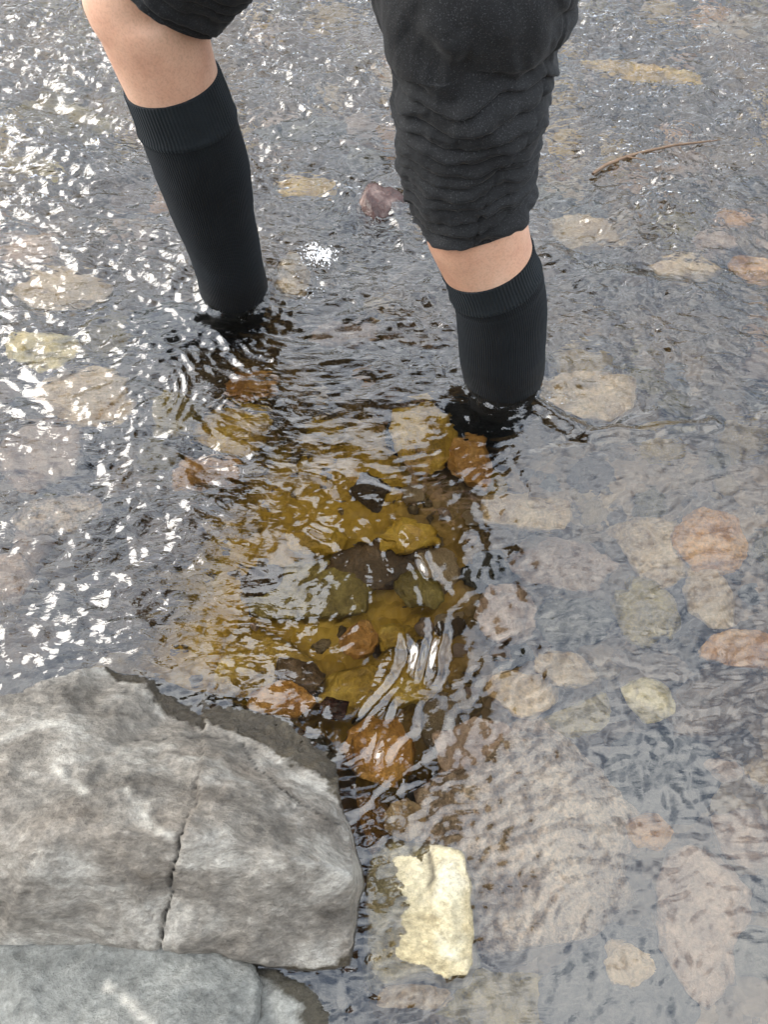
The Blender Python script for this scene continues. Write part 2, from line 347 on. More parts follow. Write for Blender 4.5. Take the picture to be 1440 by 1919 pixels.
# how choppy each stretch is
calm_line = 0.50 + 0.10 * np.sin(X * 4 + 1.0) + 0.05 * perlin(X * 6, Y * 6, 3)
chop = smooth(calm_line - 0.10, calm_line + 0.16, Y)                      # runs lively beyond the legs
left = smooth(-0.06, -0.20, X + 0.10 * perlin(X * 7, Y * 7, 8)) * smooth(0.24, 0.34, Y)  # broken water beside the boulder
chop = np.maximum(chop, 0.95 * left)
pool = smooth(1.25, 0.75, np.hypot((X + 0.045) / 0.15, (Y - 0.33) / 0.15) + 0.25 * fbm(X * 9, Y * 9, 2, 65))
chop = np.clip(chop * (1 - 0.93 * pool), 0, 1)
# flow-warped coordinates
ax_, ay_ = X + 0.05 * fbm(X * 3, Y * 3, 2, 21), Y + 0.06 * fbm(X * 3, Y * 3, 2, 23)
def rot(x, y, a): return x * math.cos(a) + y * math.sin(a), -x * math.sin(a) + y * math.cos(a)
u1, v1 = rot(ax_, ay_, R(-12)); u2, v2 = rot(ax_, ay_, R(28))
rid = lambda n: 1 - 2 * np.abs(n)
big = 0.010 * fbm(u1 * 5, v1 * 8, 2, 31)
midw = 0.0036 * rid(fbm(u1 * 13, v1 * 30, 2, 41, 0.55)) + 0.0030 * fbm(u2 * 16, v2 * 30, 2, 47)
fine = 0.0021 * rid(fbm(u1 * 32, v1 * 70, 2, 51)) + 0.0014 * fbm(u2 * 45, v2 * 75, 2, 57)
patch = 0.45 + 0.75 * np.clip(0.5 + 1.1 * fbm(X * 6, Y * 9, 2, 61), 0, 1.2)
gain = 1 + 1.0 * smooth(0.65, 1.1, Y)
Zw = chop * (big * 0.9 + (midw + fine) * patch * gain)
# gentle ripples on the quiet water
c1, c2 = rot(X + 0.02 * perlin(X * 9, Y * 9, 71), Y + 0.02 * perlin(X * 9, Y * 9, 73), R(12))
quiet = 0.0013 * fbm(c1 * 20, c2 * 44, 2, 75) + 0.00095 * rid(fbm(c1 * 42, c2 * 80, 2, 77)) + 0.0016 * fbm(X * 7, Y * 7, 2, 79)
Zw += (1 - chop) * quiet * (1 - 0.55 * pool)
# arcs of ripples round the pool's open side
cx, cy = PZ(420, 1180).xy
rr = np.hypot((X - cx) * 0.9, Y - cy) + 0.016 * fbm(X * 11, Y * 11, 2, 83); th = np.arctan2(Y - cy, X - cx)
arc = np.exp(-((rr - 0.195) / 0.055) ** 2) * smooth(-1.35, -0.7, th) * smooth(1.35, 0.75, th) * (0.45 + 0.9 * np.clip(fbm(th * 4, rr * 8, 2, 87) + 0.4, 0, 1))
Zw += 0.0024 * arc * np.sin(rr * 2 * np.pi / (0.030 + 0.004 * perlin(th * 2, rr * 3, 86)) + 2.6 * fbm(X * 16, Y * 16, 2, 89)) * np.clip(0.35 + 2.0 * fbm(X * 22, Y * 22, 2, 88), 0, 1.3)
# standing waves and wakes downstream of each leg and of small obstructions
def rings(px, py, r0, wl, amp, spread, a0=None, a1=None):
    global Zw
    qx, qy = PZ(px, py).xy
    r = np.hypot(X - qx, Y - qy) + 0.022 * fbm(X * 14, Y * 14, 3, int(px)); t = np.arctan2(Y - qy, X - qx)
    e = np.exp(-((r - r0) / spread) ** 2)
    if a0 is not None: e = e * smooth(a0 - 0.35, a0 + 0.35, t) * smooth(a1 + 0.35, a1 - 0.35, t)
    Zw += amp * e * np.sin(r * 2 * np.pi / wl) * np.clip(0.5 + 1.6 * fbm(X * 16, Y * 16, 2, int(py)), 0, 1.3)
rings(440, 560, 0.075, 0.022, 0.0011, 0.05); rings(944, 705, 0.085, 0.026, 0.0009, 0.05)
rings(1010, 640, 0.17, 0.035, 0.0026, 0.025, -1.6, 0.6); rings(250, 735, 0.06, 0.016, 0.0009, 0.03, -0.6, 1.6)
rings(470, 800, 0.06, 0.014, 0.0010, 0.03, 0.2, 2.6)
def crest(pts, wdt, amp):
    global Zw
    d = seg_dist(X + 0.012 * fbm(X * 12, Y * 12, 2, 93), Y + 0.010 * fbm(X * 12, Y * 12, 2, 95), pxy(*pts)); Zw += amp * np.exp(-(d / wdt) ** 2)
crest([(1010, 765), (1100, 815), (1230, 812), (1330, 790)], 0.010, 0.008)
crest([(330, 590), (400, 630), (560, 660), (720, 690)], 0.016, 0.005)
crest([(300, 790), (400, 815), (520, 880), (640, 900)], 0.016, 0.0045)
crest([(0, 270), (120, 300), (240, 330)], 0.03, 0.010); crest([(60, 190), (200, 240), (260, 270)], 0.02, -0.009)
crest([(1020, 470), (1100, 520), (1250, 540), (1440, 600)], 0.02, 0.008)
# water climbing the socks
for q, r_ in ((FAR0, FR[-1]), (NEAR0, NR[-1])):
    d = np.hypot(X - q.x, Y - q.y) - r_
    Zw += 0.0035 * np.exp(-(np.clip(d, 0, 1) / 0.006) ** 2)
Zw *= inner
me = mesh_np('water', np.stack([X, Y, Zw], -1).reshape(-1, 3), grid_faces(len(wx), len(wy)))
fattr(me, 'chop', (0.10 + chop * patch * (0.8 + 0.6 * smooth(0.7, 1.2, Y))).ravel())
tag(link('water', me, M_WATER), kind='structure')

# ------------------------------------------------------------------ height-field rocks, shaped from points on their faces
def facet_rock(name, pts, hull, label, cat, m, step=0.0025, cracks=(), veins=(), steps=(), rough=0.0034, skirt=7.0, base=-0.17, grp=None, seed=0):
    P3 = [PZ(a, b, h) for a, b, h in pts]; H3 = [PZ(a, b, h) for a, b, h in hull]
    allp = H3 + P3; v2 = [p.xy for p in allp]; nh = len(H3)
    r = delaunay_2d_cdt([Vector(v) for v in v2], [(i, (i + 1) % nh) for i in range(nh)], [], 0, 1e-6)
    ov, of, orig = r[0], r[2], r[3]
    zz = [allp[o[0]].z if o else 0 for o in orig]
    xs = [v.x for v in ov]; ys = [v.y for v in ov]; pad = 0.035
    gx = np.arange(min(xs) - pad, max(xs) + pad, step); gy = np.arange(min(ys) - pad, max(ys) + pad, step)
    X, Y = np.meshgrid(gx, gy)
    wxx = X + 0.004 * fbm(X * 30, Y * 30, 3, 101 + seed); wyy = Y + 0.004 * fbm(X * 30, Y * 30, 3, 103 + seed)
    Hh = np.full(X.shape, -9.0)
    for f in of:
        a, b, c = (ov[i] for i in f[:3]); za, zb, zc = (zz[i] for i in f[:3])
        den = (b.y - c.y) * (a.x - c.x) + (c.x - b.x) * (a.y - c.y)
        if abs(den) < 1e-10: continue
        l1 = ((b.y - c.y) * (wxx - c.x) + (c.x - b.x) * (wyy - c.y)) / den; l2 = ((c.y - a.y) * (wxx - c.x) + (a.x - c.x) * (wyy - c.y)) / den; l3 = 1 - l1 - l2
        k = (l1 > -1e-6) & (l2 > -1e-6) & (l3 > -1e-6)
        Hh = np.where(k, l1 * za + l2 * zb + l3 * zc, Hh)
    # inside the hull outline?
    ins = np.zeros(X.shape, bool); hp = [(p.x, p.y, p.z) for p in H3]
    for (ax, ay, _), (bx, by, _) in zip(hp, hp[1:] + hp[:1]):
        k = ((ay > wyy) != (by > wyy)); xi = ax + (wyy - ay) * (bx - ax) / (by - ay + 1e-12); ins ^= k & (wxx < xi)
    best = np.full(X.shape, 9.0); bz = np.zeros(X.shape)
    for (ax, ay, az), (bx, by, bz_) in zip(hp, hp[1:] + hp[:1]):
        vx, vy = bx - ax, by - ay; L = vx * vx + vy * vy + 1e-12
        t = np.clip(((wxx - ax) * vx + (wyy - ay) * vy) / L, 0, 1); d = np.hypot(wxx - ax - t * vx, wyy - ay - t * vy)
        k = d < best; best = np.where(k, d, best); bz = np.where(k, az + t * (bz_ - az), bz)
    Z = np.where(ins & (Hh > -5), Hh, bz - best * skirt)
    for pl, dh, wdt in steps:                                   # one block standing proud of the next along a line
        q = pxyz(pl); s = side(X, Y, q); Z = Z + dh * smooth(-wdt, wdt, s)
    u, v = rot(X, Y, R(-24))
    Z = Z + rough * (1.3 * fbm(u * 16, v * 30, 4, 111 + seed) + 0.8 * rid(fbm(u * 40, v * 80, 3, 113 + seed)) + 0.35 * fbm(X * 260, Y * 260, 2, 117 + seed))
    lay = v * 70 + u * 9 + 2.2 * fbm(u * 14, v * 22, 3, 141 + seed) + Z * 120; lf = lay - np.floor(lay)
    Z = Z + 0.7 * rough * (smooth(0.0, 0.85, lf) - smooth(0.86, 1.0, lf)) * np.clip(0.3 + 1.6 * fbm(X * 20, Y * 20, 2, 143 + seed), 0, 1)
    ck = np.zeros(X.shape); vn = np.zeros(X.shape)
    jx, jy = X + 0.0035 * fbm(X * 70, Y * 70, 3, 121), Y + 0.0035 * fbm(X * 70, Y * 70, 3, 123)
    for pl, wdt, dep in cracks:
        d = seg_dist(jx, jy, [q[:2] for q in pxyz(pl)]); g = np.exp(-(d / wdt) ** 2); Z = Z - dep * g; ck = np.maximum(ck, np.exp(-(d / (wdt * 0.8)) ** 2))
    for pl, wdt in veins:
        d = seg_dist(jx, jy, [q[:2] for q in pxyz(pl)]); vn = np.maximum(vn, np.exp(-(d / wdt) ** 2) * np.clip(0.7 + fbm(X * 60, Y * 60, 2, 131), 0, 1))
    Z = np.maximum(Z, base)
    o = PZ(hull[0][0], hull[0][1], 0); c = np.array([X.mean(), Y.mean(), base])
    top = np.stack([X, Y, Z], -1).reshape(-1, 3) - c
    fc = grid_faces(len(gx), len(gy))
    keep = (Z.ravel()[fc] > base + 1e-4).any(1); fc = fc[keep]
    # closed underside
    bot = top.copy(); bot[:, 2] = -0.004; n = len(top)
    me = mesh_np(name, np.concatenate([top, bot]), np.concatenate([fc, fc[:, ::-1] + n]))
    fattr(me, 'crack', np.concatenate([ck.ravel(), np.zeros(n)])); fattr(me, 'vein', np.concatenate([vn.ravel(), np.zeros(n)]))
    ob = link(name, me, m); ob.location = Vector(c); tag(ob, label, cat, grp)
    bm = bmesh.new(); bm.from_mesh(me); bmesh.ops.delete(bm, geom=[v for v in bm.verts if not v.link_faces], context='VERTS'); bm.to_mesh(me); bm.free()
    return ob
def pxyz(pl): return [tuple(PZ(a, b, h)) for a, b, h in pl]
def side(x, y, q):                                              # signed distance to a polyline (left of its direction is positive)
    best = np.full(x.shape, 9.0); s = np.zeros(x.shape)
    for (ax, ay, _), (bx, by, _) in zip(q[:-1], q[1:]):
        vx, vy = bx - ax, by - ay; L = math.hypot(vx, vy)
        t = np.clip(((x - ax) * vx + (y - ay) * vy) / L ** 2, 0, 1); d = np.hypot(x - ax - t * vx, y - ay - t * vy)
        k = d < best; best = np.where(k, d, best); s = np.where(k, np.where(vx * (y - ay) - vy * (x - ax) > 0, d, -d), s)
    return s
crk = [(372, 1384, .058), (374, 1430, .075), (366, 1500, .10), (338, 1568, .128), (318, 1660, .085), (300, 1778, .04)]
facet_rock('boulder',
    pts=[(130, 1318, .052), (245, 1300, .022), (310, 1345, .0125), (380, 1372, .0115), (450, 1392, .0115), (540, 1450, .0115), (630, 1512, .012),
         (0, 1420, .095), (150, 1440, .098), (300, 1400, .062), (374, 1430, .075), (366, 1500, .10), (500, 1500, .072), (600, 1545, .052), (645, 1590, .045),
         (0, 1560, .125), (112, 1560, .134), (210, 1560, .134), (330, 1566, .130), (420, 1580, .120), (520, 1600, .110), (600, 1622, .095),
         (55, 1640, .112), (20, 1700, .085), (160, 1660, .092), (318, 1660, .085), (480, 1690, .075), (-150, 1560, .12), (-150, 1450, .10)],
    hull=[(-260, 1400, .05), (-120, 1330, .055), (0, 1305, .052), (75, 1275, .045), (148, 1252, .03), (200, 1250, .008), (290, 1272, .000), (390, 1302, -.003), (500, 1337, -.003), (598, 1378, -.004), (632, 1418, -.004), (638, 1500, .002),
          (652, 1560, .022), (657, 1640, .075), (659, 1720, .035), (655, 1812, .0), (540, 1822, .006), (460, 1793, .03), (300, 1778, .04), (150, 1772, .04), (0, 1772, .04), (-260, 1772, .04)],
    label='large pale grey cracked boulder rising out of the water with a dark wet back edge', cat='rock', m=M_ROCK,
    cracks=[(crk[:4], .0011, .004), (crk[3:], .0013, .009), ([(250, 1384, .055), (330, 1380, .05), (420, 1378, .02)], .0010, .003), ([(455, 1394, .012), (480, 1440, .04), (560, 1505, .05), (640, 1548, .035)], .0012, .003)],
    veins=[([(240, 1483, .10), (262, 1515, .11), (280, 1545, .12), (325, 1572, .128)], .003), ([(100, 1440, .1), (160, 1485, .11)], .003)],
    steps=[(crk[::-1], -.004, .0012)])
facet_rock('boulder',
    pts=[(150, 1840, .042), (300, 1800, .034), (300, 1900, .05), (150, 2050, .07), (400, 2050, .06), (440, 1860, .028)],
    hull=[(-300, 1750, .04), (0, 1755, .036), (300, 1762, .030), (400, 1775, .022), (472, 1806, .014), (486, 1850, .016), (470, 1960, .03), (480, 2150, .03), (400, 2350, .02), (-300, 2350, .03)],
    label='flat slate grey rock lying against the front of the large cracked boulder', cat='rock', m=M_ROCK2,
    veins=[([(205, 1848, .04), (245, 1880, .045), (285, 1919, .05)], .0035)], seed=20, rough=0.0018)
facet_rock('boulder',
    pts=[(500, 1842, .010), (540, 1880, .010), (600, 1900, .003), (520, 1960, .012)],
    hull=[(470, 1812, .006), (520, 1822, .004), (590, 1846, -.003), (650, 1882, -.006), (652, 1960, -.006), (600, 2060, -.01), (480, 2060, .008), (468, 1900, .008)],
    label='low wet dark rock between the flat slate rock and the cream stone', cat='rock', m=M_ROCK2, seed=40, rough=0.002)
facet_rock('stone',
    pts=[(740, 1610, -.0015), (740, 1720, -.002), (730, 1800, -.0015), (795, 1640, .003), (800, 1720, .005), (790, 1790, .003), (840, 1625, .013), (845, 1700, .016), (850, 1780, .014)],
    hull=[(686, 1660, -.010), (700, 1600, -.008), (742, 1574, -.006), (790, 1588, -.005), (825, 1584, .004), (862, 1592, .006), (882, 1650, .006), (889, 1740, .006), (886, 1800, .004), (872, 1826, .002), (850, 1824, .002), (836, 1834, .0), (800, 1820, -.004), (720, 1838, -.006), (690, 1800, -.010)],
    label='cream white stone breaking the surface beside the large cracked boulder', cat='stone', m=M_CREAM, seed=60, rough=0.0013,
    cracks=[([(805, 1600, .008), (812, 1640, .008), (806, 1660, .006)], .003, .002)])

# ------------------------------------------------------------------ stones of the bed
_ico = {}
def ico(sub):
    if sub not in _ico:
        bm = bmesh.new(); bmesh.ops.create_icosphere(bm, subdivisions=sub, radius=1)
        V = np.array([v.co[:] for v in bm.verts]); Fc = np.array([[v.index for v in f.verts] for f in bm.faces]); bm.free(); _ico[sub] = (V, Fc)
    return _ico[sub]
def blob_mesh(name, rx, ry, rz, seed, sub=4, lump=0.22, angular=0.0):
    V, Fc = ico(sub); o = Vector((seed * 3.7, seed * 1.3, -seed * 2.1)); W = np.empty_like(V)
    rnd = random.Random(seed); planes = []
    for _ in range(int(angular * 10)):
        d = Vector((rnd.gauss(0, 1), rnd.gauss(0, 1), rnd.gauss(0, 0.8))).normalized(); planes.append((np.array(d), rnd.uniform(0.66, 0.9)))
    for i, v in enumerate(V):
        p = Vector(v)
        k = 1 + lump * mnoise.noise(p * 1.1 + o) + lump * 0.45 * mnoise.noise(p * 2.7 + o) + lump * 0.18 * mnoise.noise(p * 7 + o)
        W[i] = v * k
    for d, q in planes:
        s = W @ d; W = W - np.outer(np.clip(s - q, 0, None) * 0.9, d)
    W = W * np.array([rx, ry, rz])
    return mesh_np(name, W, Fc)
def stone(px, py, rx, ry, top, cl, label, cat='stone', rotz=0.0, thick=0.55, group=None, ang=1.1, lump=0.42, name='stone', sub=4):
    """an object seen at a pixel, its top `top` metres under the surface (negative: above it)"""
    if top >= 0:
        c = BW(px, py, max(top + 0.004, 0.004)); e = BW(px + rx, py, top + 0.01); f = BW(px, py - ry, top + 0.01); g = BW(px, py + ry, top + 0.01)
    else:
        c = PZ(px, py, 0); e = PZ(px + rx, py, 0); f = PZ(px, py - ry, 0); g = PZ(px, py + ry, 0)
    wx_, wy_ = abs(e.x - c.x), abs(f.y - g.y) / 2
    wz = thick * min(wx_, wy_)
    me = blob_mesh(name, wx_, wy_, wz, int(px * 7 + py) % 997 + 1, sub, lump, ang)
    ob = link(name, me, SM[cl]); ob.location = (c.x, c.y, -top - wz); ob.rotation_euler = (0, 0, rotz)
    tag(ob, label, cat, group); taken.append((c.x, c.y, max(wx_, wy_)))
    return ob
taken = []
T = [
 # quiet water, right of the boulder
 (1000, 1560, 235, 235, .030, 'speck', 'broad pinkish speckled flat stone under the quiet water beside the cream stone', .3, .25),
 (1245, 1455, 120, 105, .050, 'slate', 'dark slate stone under the water against the broad speckled stone', .1, .4),
 (1180, 1850, 190, 130, .060, 'slate', 'wide dark slate slab under water in front of the broad speckled stone', .2, .3),
 (1320, 1700, 95, 170, .045, 'pink', 'long pale pinkish stone under water lying beyond the wide dark slab', -.2, .35),
 (1185, 1810, 55, 60, .055, 'tan', 'small tan stone under water on the rim of the wide dark slab', .2, .5),
 (1215, 1555, 45, 40, .030, 'orange', 'small apricot stone between the speckled stone and the dark slate stone', 0, .5),
 (1224, 1305, 48, 48, .022, 'yellow', 'round pale yellow stone lying under clear quiet water', 0, .6),
 (1065, 1255, 65, 38, .018, 'tan', 'flat ragged sandy stone under water next to the round pale yellow stone', -.3, .4),
 (985, 1300, 75, 55, .045, 'tan', 'low sandy stone under water below the flat ragged sandy stone', -.1, .4),
 (1095, 1340, 70, 40, .05, 'olive', 'olive stone under water between the sandy stones and the speckled stone', .2, .4),
 (1350, 1310, 110, 85, .045, 'brown', 'brown mottled stone under water beyond the round pale yellow stone', .3, .4),
 (1390, 1215, 75, 45, .04, 'orange', 'wide apricot stone under water behind the brown mottled stone', 0, .4),
 (1345, 1010, 60, 75, .035, 'orange', 'apricot stone under water at the back of the quiet shallows', .1, .4),
 (1340, 1120, 45, 70, .04, 'tan', 'upright sandy stone in front of the apricot stone at the back of the shallows', .1, .4),
 (1240, 1020, 75, 70, .05, 'tan', 'sandy brown stone under water beside the apricot stone in the shallows', .4, .4),
 (1215, 1140, 75, 65, .05, 'olive', 'yellowish olive stone under water between sandy stones in the shallows', 0, .4),
 (1060, 1050, 90, 50, .06, 'pink', 'dull pink stone under water in the middle of the quiet shallows', .1, .35),
 (1000, 960, 95, 40, .06, 'tan', 'pale sandy stone under water below the leg with the rolled trousers', 0, .35),
 (1080, 1160, 80, 55, .075, 'grey', 'grey stone under water behind the flat ragged sandy stone', 0, .35),
 (950, 1140, 70, 60, .08, 'pink', 'greyish pink stone under water at the edge of the amber pool', .3, .35),
 (1362, 1440, 30, 26, .03, 'pink', 'small rosy pebble under water beside the dark slate stone', 0, .7),
 (1425, 1440, 28, 30, .03, 'tan', 'small cream pebble under water beyond the rosy pebble', 0, .7),
 (1400, 1560, 60, 55, .05, 'pink', 'mottled pink stone under water behind the long pale pinkish stone', 0, .5),
 (760, 1535, 45, 40, .05, 'tan', 'small sandy stone under water between boulder and speckled stone', 0, .5),
 (890, 1395, 90, 60, .05, 'pink', 'rough pinkish stone under water behind the broad speckled stone', .2, .3),
 (1410, 1780, 60, 60, .06, 'grey', 'grey stone under water at the end of the long pinkish stone', 0, .4),
 (930, 1880, 110, 60, .07, 'olive', 'greenish sandy stone under water in front of the cream stone', 0, .35),
 (775, 1870, 70, 30, .03, 'tan', 'flat sandy stone under water touching the foot of the cream stone', 0, .35),
 # amber pool
 (480, 1230, 105, 62, .10, 'ochre', 'broad mustard yellow stone at the bottom of the amber pool', .1, .35),
 (560, 1262, 55, 34, .085, 'brown', 'dark brown stone lying on the mustard stones in the amber pool', -.3, .5),
 (535, 1312, 62, 40, .06, 'orange', 'rusty orange stone in the amber pool behind the boulder', .1, .5),
 (625, 1327, 32, 22, .06, 'red', 'small reddish stone in the amber pool behind the boulder', 0, .6),
 (705, 1405, 78, 78, .055, 'orange', 'large glowing orange stone in the amber pool at the tip of the boulder', .4, .45),
 (680, 1285, 80, 55, .10, 'ochre', 'greenish mustard stone in the amber pool', .2, .35),
 (675, 1200, 42, 34, .10, 'orange', 'light orange jagged stone in the amber pool', .2, .5),
 (742, 1190, 36, 28, .11, 'ochre', 'rounded honey stone beside the light orange jagged stone in the pool', 0, .5),
 (478, 1174, 11, 8, .10, 'pink', 'tiny pink pebble on the mustard stone in the amber pool', 0, .8),
 (600, 1110, 130, 60, .13, 'olive', 'broad olive brown slab on the floor of the amber pool', .0, .25),
 (700, 1060, 110, 55, .13, 'brown', 'brown slab at the back of the amber pool', .2, .25),
 (590, 1000, 70, 35, .12, 'ochre', 'yellow brown stone where the amber pool meets the broken water', 0, .4),
 (760, 1000, 60, 34, .11, 'ochre', 'dull yellow stone at the back corner of the amber pool', 0, .4),
 (790, 1100, 45, 40, .10, 'olive', 'mossy olive stone on the open side of the amber pool', 0, .4),
 (770, 1290, 45, 40, .09, 'ochre', 'ochre stone under the curved ripples of the amber pool', 0, .5),
 (800, 800, 75, 70, .08, 'ochre', 'mustard brown stone beside the submerged sock of the trousered leg', .2, .4),
 (880, 850, 55, 55, .09, 'orange', 'orange stone in front of the trousered leg under water', .2, .4),
 (440, 790, 80, 50, .07, 'ochre', 'amber stone in the swirl in front of the bare-kneed leg', .2, .4),
 (330, 770, 55, 45, .06, 'olive', 'mossy green stone in the swirl in front of the bare-kneed leg', .2, .4),
 (470, 720, 60, 30, .05, 'orange', 'rusty stone just downstream of the bare-kneed leg', .2, .4),
 (390, 880, 75, 45, .07, 'orange', 'rust brown stone under the broken water before the amber pool', .2, .4),
 # left side
 (68, 648, 78, 40, .004, 'yellow', 'pale yellow stone just under the surface in the lively water', -.2, .4),
 (150, 730, 110, 50, .03, 'tan', 'sandy stone under water in front of the pale yellow surface stone', -.1, .35),
 (60, 840, 85, 70, .035, 'pink', 'greyish pink stone under the broken water near the boulder', .2, .4),
 (105, 962, 88, 42, .006, 'speck', 'flat speckled sandy stone just under the surface near the boulder', .0, .35),
 (20, 1080, 50, 48, -.004, 'pink', 'rosy stone breaking the surface beyond the boulder', .0, .5),
 (60, 1190, 70, 50, .07, 'brown', 'dark brown stone under broken water behind the boulder', .0, .5),
 (230, 1130, 110, 60, .09, 'brown', 'large dark brown stone under broken water between boulder and pool', .0, .4),
 (300, 1010, 90, 40, .08, 'brown', 'brown stone under the choppy water beside the amber pool', .0, .4),
 (110, 540, 90, 45, .04, 'tan', 'sandy stone in the lively water behind the pale yellow surface stone', -.1, .35),
 (50, 470, 60, 30, .04, 'pink', 'pinkish stone in the lively water left of the bare-kneed leg', -.1, .35),
 # upper water
 (545, 505, 42, 50, .004, 'tan', 'buff stone just under the surface behind the bare-kneed leg', .2, .6),
 (712, 380, 52, 36, -.020, 'red', 'dark red wet stone breaking the surface between the two legs', -.5, .7),
 (1110, 735, 110, 48, .012, 'tan', 'pale sandy stone just under the surface behind the trousered leg', .1, .35),
 (1100, 430, 80, 35, .025, 'tan', 'sandy stone in the riffle behind the trousered leg', -.2, .35),
 (1385, 410, 38, 16, .02, 'orange', 'small apricot stone in the riffle', .1, .5),
 (1335, 445, 40, 22, .025, 'pink', 'pink stone in the riffle beside the small apricot stone', .1, .5),
 (1010, 360, 50, 24, .04, 'grey', 'grey stone in the riffle against the rolled trousers', .1, .4),
 (690, 290, 50, 26, .01, 'grey', 'grey stone just under the surface upstream of the red stone', .1, .5),
 (560, 240, 75, 24, .01, 'grey', 'smooth grey stone under fast water between the legs', .1, .4),
 (800, 610, 70, 30, .04, 'brown', 'brown stone under the eddy between the legs', .1, .4),
 (650, 620, 70, 26, .035, 'pink', 'mottled pinkish stone under the eddy between the legs', .1, .4),
 (1200, 130, 110, 22, .015, 'ochre', 'yellowish slab under the distant riffle', -.2, .3),
 (1390, 90, 80, 20, .02, 'brown', 'dark brown slab under the distant riffle', -.2, .3),
 (1290, 500, 70, 28, .03, 'tan', 'sandy stone under the riffle before the pink stone', .1, .4),
 (1420, 500, 50, 30, .01, 'orange', 'rounded buff stone just under the riffle', .1, .4),
 (120, 215, 110, 30, .03, 'olive', 'weedy olive stone under the smooth tongue of water', -.3, .3),
 (60, 310, 70, 20, .02, 'olive', 'weedy brown stone under the smooth tongue of water', -.3, .3),
 (580, 345, 70, 22, .03, 'ochre', 'yellow brown stone under fast water between the legs', -.1, .35),
]
for (a, b, rx, ry, dp, cl, lab, rz, thk) in T:
    stone(a, b, rx, ry, dp, cl, lab, rotz=rz, thick=thk)
# the rest of the cobbles: look-alikes by colour
LAB = {'ochre': 'plain ochre cobble on the stream bed', 'brown': 'plain brown cobble on the stream bed', 'tan': 'plain sandy cobble on the stream bed',
       'grey': 'plain grey cobble on the stream bed', 'pink': 'plain pinkish cobble on the stream bed', 'olive': 'plain olive cobble on the stream bed', 'orange': 'plain rust cobble on the stream bed'}
protos = {}
for i, cl in enumerate(LAB):
    protos[cl] = [blob_mesh('cobble', 1, 1, 0.55, 500 + i * 9 + k, 3, 0.4, 1.0) for k in range(3)]
    for me in protos[cl]: me.materials.append(SM[cl])
rnd = random.Random(5); cnt = 0
for tr in range(6000):
    x, y = rnd.uniform(-1.0, 1.0), rnd.uniform(-0.15, 2.0)
    if abs(x) > 0.42 + 0.28 * y + 0.08: continue
    r = rnd.uniform(0.016, 0.052) * (0.8 + 0.3 * y)
    if any((x - a) ** 2 + (y - b) ** 2 < (0.62 * (r + c)) ** 2 for a, b, c in taken): continue
    if x < -0.02 and y < 0.20: continue
    if min(math.hypot(x - FAR0.x, y - YF), math.hypot(x - NEAR0.x, y - YN)) < r + 0.07: continue
    z = float(bed_z(np.array(x), np.array(y)))
    cl = rnd.choices(list(LAB), [3, 4, 3, 3, 2, 3, 2])[0]
    ob = link('cobble', rnd.choice(protos[cl])); ob.scale = (r, r * rnd.uniform(0.65, 1.0), r * rnd.uniform(0.7, 1.1)); ob.rotation_euler = (rnd.uniform(-.2, .2), rnd.uniform(-.2, .2), rnd.uniform(0, 6.28))
    ob.location = (x, y, z + 0.15 * r); zone = 'in the riffle beyond both legs' if y > 0.95 else 'in the water level with the legs' if y > 0.55 else 'under the choppy water beside the pool' if x < -0.18 else 'around the amber pool' if x < 0.1 else 'in the quiet shallows'
    lb = ('large ' if r > 0.032 else 'small ') + LAB[cl].replace('on the stream bed', zone)
    tag(ob, lb, 'cobble', 'plain cobbles ' + zone); taken.append((x, y, r)); cnt += 1
    if cnt >= 290: break
# smaller pebbles in the quiet shallows
PL = {'tan': 'little sandy pebble in the quiet shallows', 'pink': 'little pink pebble in the quiet shallows', 'grey': 'little grey pebble in the quiet shallows', 'brown': 'little brown pebble in the quiet shallows'}
for tr in range(150):
    x, y = rnd.uniform(0.03, 0.50), rnd.uniform(-0.02, 0.62)
    if x > 0.30 + 0.30 * y or math.hypot(x - NEAR0.x, y - YN) < 0.09: continue
    r = rnd.uniform(0.006, 0.019); cl = rnd.choices(list(PL), [4, 4, 2, 2])[0]
    if any((x - a) ** 2 + (y - b) ** 2 < (0.85 * c) ** 2 for a, b, c in taken): continue
    ob = link('pebble', rnd.choice(protos[cl])); ob.scale = (r, r * rnd.uniform(.6, 1), r * .9); ob.rotation_euler = (0, 0, rnd.uniform(0, 6.28)); ob.location = (x, y, float(bed_z(np.array(x), np.array(y))) + .3 * r)
    tag(ob, PL[cl], 'pebble', 'little pebbles of the quiet shallows')
# gravel between them
V0, F0 = ico(1); Vs, Fs = [], []; k = 0
for i in range(2600):
    x, y = rnd.uniform(-0.95, 0.95), rnd.uniform(-0.15, 1.9)
    if abs(x) > 0.45 + 0.3 * y: continue
    r = rnd.uniform(0.003, 0.011); a = rnd.uniform(0, 6.28); z = float(bed_z(np.array(x), np.array(y)))
    W = V0 * np.array([r, r * rnd.uniform(.6, 1), r * .6]) * (1 + 0.18 * np.random.randn(len(V0), 1))
    W = np.stack([W[:, 0] * math.cos(a) - W[:, 1] * math.sin(a), W[:, 0] * math.sin(a) + W[:, 1] * math.cos(a), W[:, 2]], 1) + [x, y, z + r * .3]
    Vs.append(W); Fs.append(F0 + k); k += len(W)
M_GRAV = stone_mat('gravel', (0.05, 0.03, 0.012), (0.14, 0.095, 0.045), (0.30, 0.22, 0.13), scale=1.6)
tag(link('gravel', mesh_np('gravel', np.concatenate(Vs), np.concatenate(Fs)), M_GRAV), 'fine gravel between the stones of the stream bed', 'gravel', kind='stuff')

